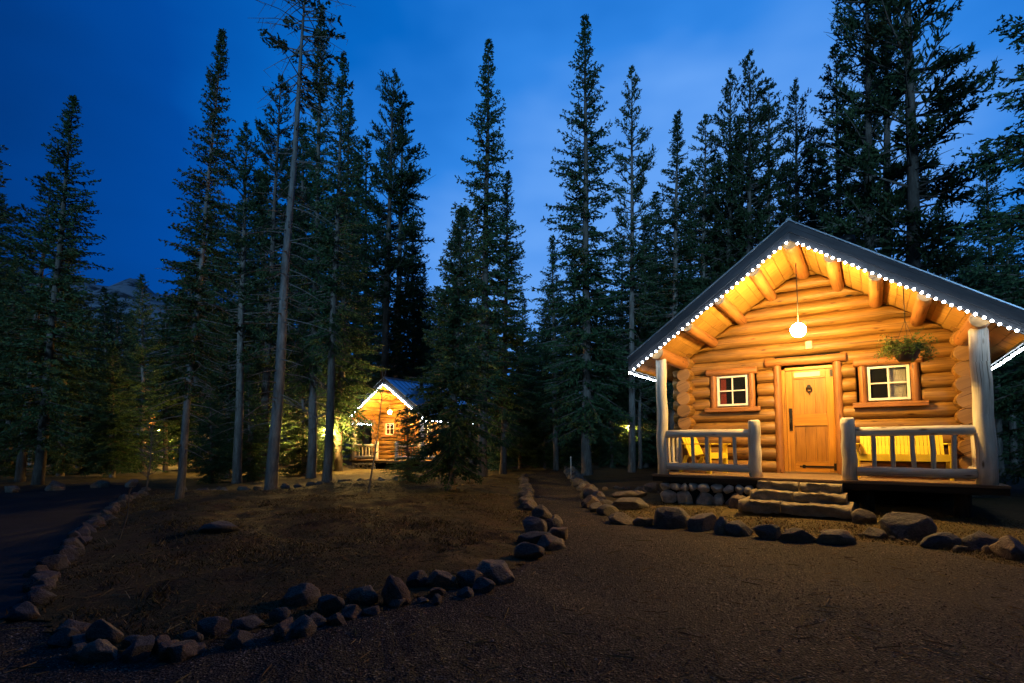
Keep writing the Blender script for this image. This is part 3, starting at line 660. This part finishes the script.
tree(SP,'spruceA',338,23.5,350,95,38,'short topped conifer just right of the dense narrow dark spruce')
tree(PI,'pineC',381,33,394,68,36,'round topped pine with two close stems above the small lit cabin')
tree(PI,'pineB',393,34,404,90,32,'slimmer pine close against the round topped pine above the small lit cabin')
tree(SP,'spruceC',415,37,424,262,26,'small spruce behind the small lit cabin roof to its right')
tree(SP,'spruceB',482,19,489,36,40,'tall spire shaped spruce left of the sky gap in the centre')
tree(SP,'spruceA',503,21,508,168,36,'shorter spruce against the right side of the tall central spire spruce')
tree(SP,'young',451,12.3,462,205,48,'young green spruce with low sweeping branches at the right end of the grass bed')
tree(SP,'spruceC',409,15.5,406,405,24,'little bushy spruce in front of the small lit cabin porch')
tree(SP,'spruceA',587,20,585,10,50,'tallest full spruce right of the sky gap in the centre')
tree(PI,'pineB',632,21,632,64,24,'slim tufted conifer between the tallest central spruce and the large cabin')
tree(SP,'spruceB',556,24,552,233,25,'small spruce at the left foot of the tallest central spruce')
tree(SP,'spruceC',612,25,606,300,24,'low spruce at the right foot of the tallest central spruce')
tree(SP,'spruceB',672,22,678,107,34,'pointed conifer just above the left roof slope of the large cabin')
tree(PI,'pineB',700,23,706,112,28,'slim pine second above the left roof slope of the large cabin')
tree(PI,'pineA',726,22,731,68,32,'pine third above the left roof slope of the large cabin')
tree(PI,'pineA',748,21,750,49,34,'tallest pine directly above the ridge left side of the large cabin')
tree(PI,'pineB',768,22,769,76,32,'rounded pine just left of the ridge of the large cabin')
tree(PI,'pineA',798,23,796,78,30,'pine directly above the ridge of the large cabin standing clear of its neighbours')
tree(PI,'pineB',843,20,836,42,34,'slim pine just right of the ridge at the edge of the tall dark cluster')
tree(PI,'pineC',872,18,866,-90,46,'left tree of the tall dark cluster above the right roof slope')
tree(PI,'pineC',888,20,886,-60,40,'middle tree of the tall dark cluster above the right roof slope')
tree(PI,'pineC',918,16,905,-150,68,'largest tree of the tall dark cluster with wide branches reaching right')
tree(SP,'spruceB',1000,19,985,140,34,'small spruce near the right edge of the picture above the eave')
tree(SP,'spruceC',1085,11,1062,-190,105,'big conifer beyond the right edge of the picture with branches hanging into view')
tree(SP,'spruceD',1060,20,1040,60,36,'conifer at the right edge of the picture behind the overhanging branches')
# unseen trees added behind the camera to shade the foreground
for i in range(44):
    x_=-30+60*(i%22)/21+(1.4 if i>21 else 0)+random.uniform(-.6,.6); y_=(-9 if i<22 else -12)+random.uniform(-1,1)-abs(x_)*.1; e=empty('spruce_tree',(x_,y_,Hs(x_,y_))); tag(e,'added unseen spruce behind the camera shading the foreground, %s from the left'%ordinal(i+1),'tree','added trees shading the foreground')
    for n_,me in (('trunk',PROTO['spruceC'][0]),('crown',PROTO['spruceC'][1])):
        o=link(n_,me,e); o.scale=(1.5,1.5,random.uniform(.62,.8)); o.rotation_euler=(0,0,random.uniform(0,6))
# low understory spruces between the trunks
random.seed(77)
und=[(112,19,345),(118,25,340),(196,27,330),(212,16,372),(228,19,300),(250,17,355),(268,30,330),(304,21,330),(322,24,350),(500,24,345),(522,27,385),(545,26,372),(566,25,392),(590,33,365),(609,31,352),(600,29,385),(640,26,350),(655,27,330),(60,20,380),(90,22,370),(8,19,350)]
und.sort()
for i,(bx,Y,ty) in enumerate(und):
    tree('spruce_tree',['spruceC','young'][i%2],bx,Y,bx+random.uniform(-3,3),ty,(475-ty)*random.uniform(.20,.27),'low bushy spruce between the trunks at the forest edge, %s from the left'%ordinal(i+1),'low spruces between the trunks')
# mid-distance and background conifers
mid=[(108,24,104,285),(122,26,116,300),(143,22,142,272),(165,24,166,290),(92,30,88,310),(205,24,208,205),(222,20,224,250),(300,24,303,120),(262,28,263,175),(240,30,240,200),(290,30,291,140),(355,36,358,150),(415,35,412,215),(437,27,440,300),(365,37,366,135),(470,24,466,205),(525,30,522,290),(520,26,517,320),(535,34,536,345),(548,30,546,300),(575,27,574,250),(598,30,596,270),(610,26,612,330),(622,30,622,240),(645,26,645,215),(655,30,656,190),(640,24,640,290),(690,28,690,170),(715,30,716,150),(742,29,742,130),(785,27,785,160),(812,28,812,140),(825,25,822,150),(855,24,852,200),(930,26,925,220),(950,24,942,190),(965,26,960,230),(1015,27,1006,215),(985,28,980,250),(60,20,70,230),(8,19,15,255),(-15,22,0,190),(78,26,82,300),(-40,20,-20,120),(52,28,60,320),(30,30,35,300),(180,28,182,290),(192,31,190,260)]
mid.sort(key=lambda q:q[2])
KS=['spruceB','spruceA','pineA','spruceD','spruceC','pineB']
for i,(bx,Y,tx,ty) in enumerate(mid):
    k=KS[(i*5+2)%6]; tree(PI if 'pine' in k else SP,k,bx,Y,tx,ty,PROTO[k][3]/10*(470-ty)*random.uniform(.9,1.15),'dark conifer %s from the left among the middle-distance forest wall conifers'%ordinal(i+1),'conifers of the forest wall')
random.seed(33)
for i in range(84):
    bx=-60+1150*(i+random.random())/84; Y=random.uniform(34,62)
    if 430<bx<640: Y=random.uniform(40,62)
    ty=random.uniform(270,350) if bx<640 else random.uniform(240,320)
    if 515<bx<550: ty=random.uniform(318,350)
    k=random.choice(KS); tree(PI if 'pine' in k else SP,k,bx,Y,bx+random.uniform(-3,3),ty,PROTO[k][3]/10*(460-ty)*random.uniform(1.0,1.4),'distant dark conifer deep in the forest','distant conifers deep in the forest')
# ------------------------------------------------------------------ far cabins (copies)
def far_cabin(x,y,label,z=None,lit=True,names=None,plabel=None,rz=CA,sc=1.0):
    c=copy_tree(cabin); c.rotation_euler=(0,0,-rz); c.scale=(sc,)*3; c.location=(x,y,ZF if z is None else z); c['label']=label
    if names: strings(c,names,(24,24,12,18))
    if lit: pendant(c,M['farglow'],plabel,.085)
    return c
c2=far_cabin(-8.19,26.7,'small lit log cabin seen between trees at centre left',.43,True,
 ['white string lights along the left gable edge of the small cabin between trees','white string lights along the right gable edge of the small cabin between trees','white string lights along the left eave of the small cabin between trees','white string lights along the right eave of the small cabin between trees'],'glowing lamp on the porch of the small cabin between trees',R(29),.93)
c3=far_cabin(-28,39.2,'far log cabin with a blue roof glowing behind the leftmost trees',.2,True,None,'glowing lamp on the porch of the far left cabin',CA,.82)
c4=far_cabin(-25.5,44,'farthest log cabin whose blue roof shows right of the thin pale trunk',.6,True,None,'small glowing lamp of the farthest cabin right of the thin pale trunk')
c5=far_cabin(-3.6,48,'unlit log cabin roof in the dark behind the central spruces',.7,False)
# ------------------------------------------------------------------ rocks
random.seed(50)
RK=[]
for i in range(14):
    RK.append(npmesh('rock',rockverts(IV3,i*7.3+1,13,.035),IF3,3,M['stone'],True))
def rock(x,y,w,d,h,label,group=None,rz=None,k=None,sink=.28,cat='rock',tilt=0):
    o=link('rock',RK[k if k is not None else random.randrange(14)]); o.scale=(w/2,d/2,h*.62)
    o.location=(x,y,Hs(x,y)+h*(.5-sink)*1.1); o.rotation_euler=(random.uniform(-.2,.2),tilt+random.uniform(-.15,.15),random.uniform(0,6.28) if rz is None else rz)
    return tag(o,label,cat,group)
def prock(px,py,wpx,hpx,label,group=None,**k):
    kk_=1.08 if px>590 else .88; wpx*=kk_; hpx*=kk_*.84
    x,y=onground(px,py); s=y/F; y2=y+wpx*s*.3; x*=y2/y; return rock(x,y2,wpx*s,wpx*s*random.uniform(.6,.85),hpx*s*1.1,label,group,rz=k.pop('rz',random.uniform(-.3,.3)),**k)
# named boulders: base centre px, py, width, height
big=[(535,548,44,24,'low grey stone in the bend of the path edging'),
(394,607,34,40,'tall upright wedge stone in the front edging with a pale yellowish face'),
(498,584,52,36,'big dark rounded boulder in the front edging where the row turns up the path'),
(470,588,38,24,'dark low stone just left of the big dark rounded boulder'),
(440,590,40,26,'brownish angular stone between the upright wedge stone and the big boulder'),
(418,590,30,22,'small dark stone just right of the upright wedge stone'),
(528,560,38,24,'oval tan stone next to the big dark boulder'),
(550,552,44,24,'flat topped grey stone at the outer bend of the path'),
(534,533,30,26,'upright rounded block at the left of the corner pile beside the path'),
(551,531,26,20,'rounded block at the right of the corner pile beside the path'),
(540,520,30,22,'topmost block at the back of the corner pile beside the path'),
(556,524,20,14,'small pale block at the back right of the corner pile'),
(560,540,30,24,'light brown stone at the outermost corner of the path'),
(363,606,44,26,'dark blue grey stone left of the upright wedge stone'),
(330,614,36,30,'dark rounded boulder at lower centre left in the front edging'),
(300,606,44,26,'wide dark stone behind the rounded boulder at lower centre left'),
(250,628,40,22,'dark stone third from the left in the visible front edging'),
(215,634,46,26,'broad dim stone in the front edging below the flat rock'),
(160,650,30,24,'round mottled stone at the lower left of the edging'),
(134,645,26,18,'reddish stone beside the round mottled stone at lower left'),
(105,642,42,34,'dark bluish boulder at the lower left corner of the edging'),
(70,636,50,24,'pale angular stone at the lower left turn of the edging'),
(192,640,26,18,'small dim stone right of the round mottled stone'),
(280,620,26,20,'small pale topped stone in the lower left front edging'),
(216,545,62,18,'flat pale rock lying alone in the middle of the grass bed'),
(620,524,34,14,'low flat tan stone at the start of the edging right of the path'),
(645,525,22,13,'small dark stone right of the low flat tan stone'),
(670,527,40,26,'dark peaked boulder in the row left of the cabin steps'),
(703,531,30,22,'purple grey stone between the dark peaked boulder and the steps'),
(722,535,16,20,'narrow upright stone just left of the long blocks below the steps'),
(741,537,28,20,'first rounded block below the steps from the left'),
(768,540,28,18,'second squared block below the steps'),
(797,543,38,16,'third long low block below the steps'),
(837,545,40,16,'reddish wedge shaped block right below the bottom step'),
(862,530,26,16,'small stone at the right end of the bottom step'),
(876,541,28,12,'low dark stone left of the big right hand boulder'),
(908,542,46,32,'biggest brown boulder on the right in front of the dark porch underside'),
(940,550,36,18,'pale blue grey flat stone leaning beside the biggest brown boulder'),
(980,553,52,24,'long dark slab stone near the right edge of the picture'),
(1012,562,38,28,'rounded grey brown boulder at the right edge of the picture'),
(962,553,14,10,'little stone in front of the long dark slab stone'),
(848,517,22,14,'pale stone resting against the right side of the bottom step'),
(738,514,16,18,'small upright stone against the left side of the bottom step'),
(590,508,24,18,'dark stone on the right side of the path where the edging begins'),
(632,500,36,10,'flat stone lying on the soil left of the porch foundation'),
(652,497,18,12,'pale blue stone beside the porch foundation'),
(640,498,14,10,'tan stone among the loose rocks left of the porch foundation'),
(630,510,46,14,'long low tan slab behind the low flat tan stone'),
(980,503,34,14,'pale stone in the shadow under the right end of the porch')]
for i,(px,py,w,h,l) in enumerate(big): prock(px,py,w,h,l,k=(i*5)%14,tilt=(-.35 if 'wedge' in l and 'upright' in l else 0))
def row(pts,s0,s1,label,group,jit=.05,gap=.85,mult=1):
    P=[Vector(onground(*p)) for p in pts]
    cnt=0
    for a,b in zip(P,P[1:]):
        d=b-a; L=d.length; t=0
        while t<L:
            s=random.uniform(s0,s1); c=a+d*((t+s/2)/L); 
            for _ in range(mult):
                rock(c.x+random.uniform(-jit,jit),c.y+random.uniform(-jit,jit),s,s*random.uniform(.65,.9),s*random.uniform(.45,.75),label%ordinal(cnt+1),group); cnt+=1
            t+=s*gap
row([(150,491),(118,506),(92,531),(62,563),(38,594),(26,612)],.17,.28,'pale fieldstone between driveway and grass bed, %s from the far end of the row','stones between driveway and grass bed',.07,.78)
row([(528,512),(527,497),(523,478)],.22,.36,'grey fieldstone left of the narrow path, %s from the near end of the row','stones on the left side of the path',.06,.6)
row([(607,516),(592,500),(577,482),(571,472)],.3,.46,'tan fieldstone right of the narrow path, %s from the near end of the row','stones on the right side of the path',.14,.8)
row([(60,640),(110,650),(165,655),(250,640),(330,622),(420,603),(500,590)],.12,.22,'small dark stone among the front edging, %s small one from the left','small stones in the front edging',.09,.85)
row([(185,492),(240,494),(300,487),(345,484),(430,478)],.15,.32,'small pale stone along the back of the grass bed, %s from the left','stones at the back of the grass bed',.2,1.0)
row([(0,493),(60,490),(100,488),(140,487)],.25,.5,'stone along the far side of the driveway, %s from the left','stones across the driveway',.3,1.2)
row([(600,490),(640,493),(668,498)],.1,.25,'small loose stone on the soil left of the porch, %s from the left','loose stones beside the porch',.2,1.0)
row([(730,530),(800,536),(870,538),(960,548),(1030,562)],.08,.14,'small stone between the blocks below the steps, %s from the left','small stones below the steps',.06,1.8)
# ------------------------------------------------------------------ pebbles and grass (uncountable)
n=90000; r=np.random.default_rng(9); Y=np.exp(r.uniform(math.log(1.7),math.log(13),n)); X=r.uniform(-1.15,1.15,n)*Y
k=inpoly(PATH,X,Y)&((np.sin(X*1.1+np.sin(Y*1.7))*np.sin(Y*1.3+.8*X)+r.normal(size=n)*.45)>-.35); X=X[k];Y=Y[k]; Z=H(X,Y)+.006; n=len(X); s=r.lognormal(math.log(.0034),.38,n)*(1+.02*Y)*1.2
O=np.array([[1,0,0],[0,1,0],[-1,0,0],[0,-1,0],[0,0,.7],[0,0,-.7]],float); OF=np.array([[0,1,4],[1,2,4],[2,3,4],[3,0,4],[1,0,5],[2,1,5],[3,2,5],[0,3,5]])
th=r.uniform(0,6.28,n); V=O[None]*s[:,None,None]*r.uniform(.6,1.4,(n,6,1)); c,si=np.cos(th)[:,None],np.sin(th)[:,None]
V=np.stack([V[...,0]*c-V[...,1]*si+X[:,None],V[...,0]*si+V[...,1]*c+Y[:,None],V[...,2]+Z[:,None]],-1).reshape(-1,3)
Fc=(OF[None]+6*np.arange(n)[:,None,None]).reshape(-1,3)
tag(link('gravel',npmesh('gravel',V,Fc,3,M['pebble'])),'loose brown and grey gravel covering the path','gravel',kind='stuff')
def grass(name,X,Y,label,hmin,hmax):
    n=len(X); Z=H(X,Y)+.01; th=r.uniform(0,6.28,n); h=r.uniform(hmin,hmax,n)*(.6+.8*np.clip(np.sin(X*2.1+1)*np.sin(Y*1.7)+.4,0,1)); w=.0035*(1+.12*Y)
    tl=r.normal(size=(n,2))*.7
    B=np.stack([X,Y,Z],-1); dx=np.stack([np.cos(th)*w,np.sin(th)*w,np.zeros(n)],-1); tip=B+np.stack([tl[:,0]*h,tl[:,1]*h,h*.8],-1)
    V=np.stack([B-dx,B+dx,tip],1).reshape(-1,3)
    tag(link(name,npmesh(name,V,np.arange(3*n).reshape(-1,3),3,M['blade'])),label,'grass',kind='stuff')
n=120000; Y=np.exp(r.uniform(math.log(2.8),math.log(17),n)); X=r.uniform(-1.1,.2,n)*Y; k=inpoly(BED,X,Y); nn=np.sin(X*1.3+2*np.sin(Y*.9))*np.sin(Y*1.6+X*.5)+r.normal(size=n)*.5
k&=nn>.1; grass('grass',X[k],Y[k],'short dry yellow grass growing on the grass bed',.01,.045)
n=60000; Y=np.exp(r.uniform(math.log(5),math.log(14),n)); X=r.uniform(.1,1.2,n)*Y; k=~inpoly(PATH,X,Y)
lx=(X-2.9945)*math.cos(CA)-(Y-10.214)*math.sin(CA); ly=(X-2.9945)*math.sin(CA)+(Y-10.214)*math.cos(CA); k&=~((lx>1.3)&(lx<3.2)&(ly>-1.2)&(ly<2))&(ly<.3)
grass('grass',X[k],Y[k],'short dry grass on the soil strip in front of the large cabin',.012,.045)
# taller clumps of dead grass
cx=[];cy=[]
for i in range(95):
    while True:
        y=math.exp(random.uniform(math.log(3),math.log(15))); x=random.uniform(-1.1,.3)*y
        if inpoly(BED,np.array([x]),np.array([y]))[0]: break
    m_=random.randint(25,60); cx+=list(r.normal(x,.07,m_)); cy+=list(r.normal(y,.07,m_))
grass('grass',np.array(cx),np.array(cy),'taller clumps of dead yellow grass scattered over the grass bed',.03,.08)
# fallen needles and twigs
n=5200; Y=np.exp(r.uniform(math.log(1.8),math.log(15),n)); X=r.uniform(-1.15,1.15,n)*Y; kk=inpoly(BED,X,Y)|(r.random(n)<.35); kk&=~inpoly(DRIVE,X,Y)
lx=(X-2.9945)*math.cos(CA)-(Y-10.214)*math.sin(CA); ly=(X-2.9945)*math.sin(CA)+(Y-10.214)*math.cos(CA); kk&=~((lx>-.3)&(lx<5.2)&(ly>-1.3))
X=X[kk];Y=Y[kk];n=len(X);Z=H(X,Y)+.018; th=r.uniform(0,6.28,n); L=np.minimum(r.lognormal(math.log(.03),.6,n),.10); wd=.0022+L*.03
d=np.stack([np.cos(th)*L,np.sin(th)*L,r.normal(size=n)*.08*L],-1); q=np.stack([-np.sin(th)*wd,np.cos(th)*wd,np.zeros(n)],-1); up=np.zeros((n,3)); up[:,2]=wd*1.3; B=np.stack([X,Y,Z],-1)
V=np.stack([B-d-q,B-d+q,B-d*.9+up,B+d-q*.6,B+d+q*.6,B+d*.9+up*.6],1).reshape(-1,3); TF=np.array([[0,3,5,2],[1,2,5,4],[0,1,4,3]]); Fc=(TF[None]+6*np.arange(n)[:,None,None]).reshape(-1,4)
tag(link('twig_litter',npmesh('twig_litter',V,Fc,4,M['blade'])),'fallen twigs and needles scattered on the ground','twigs',kind='stuff')
# ------------------------------------------------------------------ saplings, shrubs, lamp posts
def sapling(px,py,tx,ty,label,n=26,seed=1,r0=.012,lvl=.5,Y=None):
    x,y=onground(px,py); 
    if Y: x,y=atdepth(px,py,Y).x,Y
    tp=atdepth(tx,ty,y); z0=Hs(x,y); rr=random.Random(seed); b=MB(); base=Vector((0,0,-.05)); T_=Vector((tp.x-x,0,tp.z-z0)); b.tube([base,T_*.5+Vector((.03,0.02,0)),T_],[r0,r0*.7,r0*.3],6,False)
    e=empty('sapling',(x,y,z0)); tag(e,label,'sapling'); tw=b
    for i in range(n):
        t=rr.uniform(lvl,1); p=T_*t; a=Vector((rr.uniform(-1,1),rr.uniform(-1,1),rr.uniform(.1,1))).normalized()*T_.length*rr.uniform(.06,.2); tw.tube([p,p+a*.6,p+a+Vector((0,0,.03))],[r0*.35,r0*.25,r0*.12],4,False)
    tw.build('stem',M['palebark'],e); return e
sapling(145,505,152,428,'bare pale twiggy sapling beside the driveway at left',60,1,.02,.25,12.5)
sapling(117,545,130,490,'thin two stemmed sapling near the driveway stones',10,2,.01,.5)
sapling(368,498,384,378,'thin dark leaning sapling in front of the small lit cabin',14,3,.022,.3)
def lamp_post(px,py,Y,m,label,h):
    P=atdepth(px,py,Y); z0=Hs(P.x,Y); e=empty('lamp_post',(P.x,Y,z0)); tag(e,label,'lamp'); hh=P.z-z0
    MB().tube([(0,0,-.1),(0,0,hh-.12)],.04,8).build('pole',M['iron'],e)
    MB().tube([(0,0,hh-.12),(0,0,hh-.08)],.1,8).tube([(0,0,hh+.12),(0,0,hh+.2)],[.13,.02],8).build('cap',M['iron'],e)
    V,Fc=icos(2); o=link('lamp_globe',npmesh('lamp_globe',V*h,Fc,3,m,True),e); o.location=(0,0,hh)
lamp_post(582,440,30,M['lantern'],'tiny white lamp shining low between trunks behind the path',.06)
lamp_post(629,428,26,M['yardglow'],'warm yellow lamp hidden among trunks left of the large cabin',.09)
lamp_post(331,432,22.5,M['yardglow'],'warm yard lamp hidden among the trunks left of the small lit cabin',.10)
lamp_post(274.5,436,23,M['yardglow'],'warm yard lamp behind the bare grey trunk',.07)
lamp_post(166,446,29,M['yardglow'],'orange lamp glowing low among the trees at far left',.07)
x,y=onground(571,479); s_=empty('marker_stake',(x,y,0)); tag(s_,'thin pale stake standing at the end of the narrow path','stake'); MB().tube([(0,0,-.1),(0,0,.75)],.022,8).build('stake',M['post'],s_); MB().tube([(0,0,.75),(0,0,.79)],[.03,.02],8).build('stake_cap',M['white'],s_)
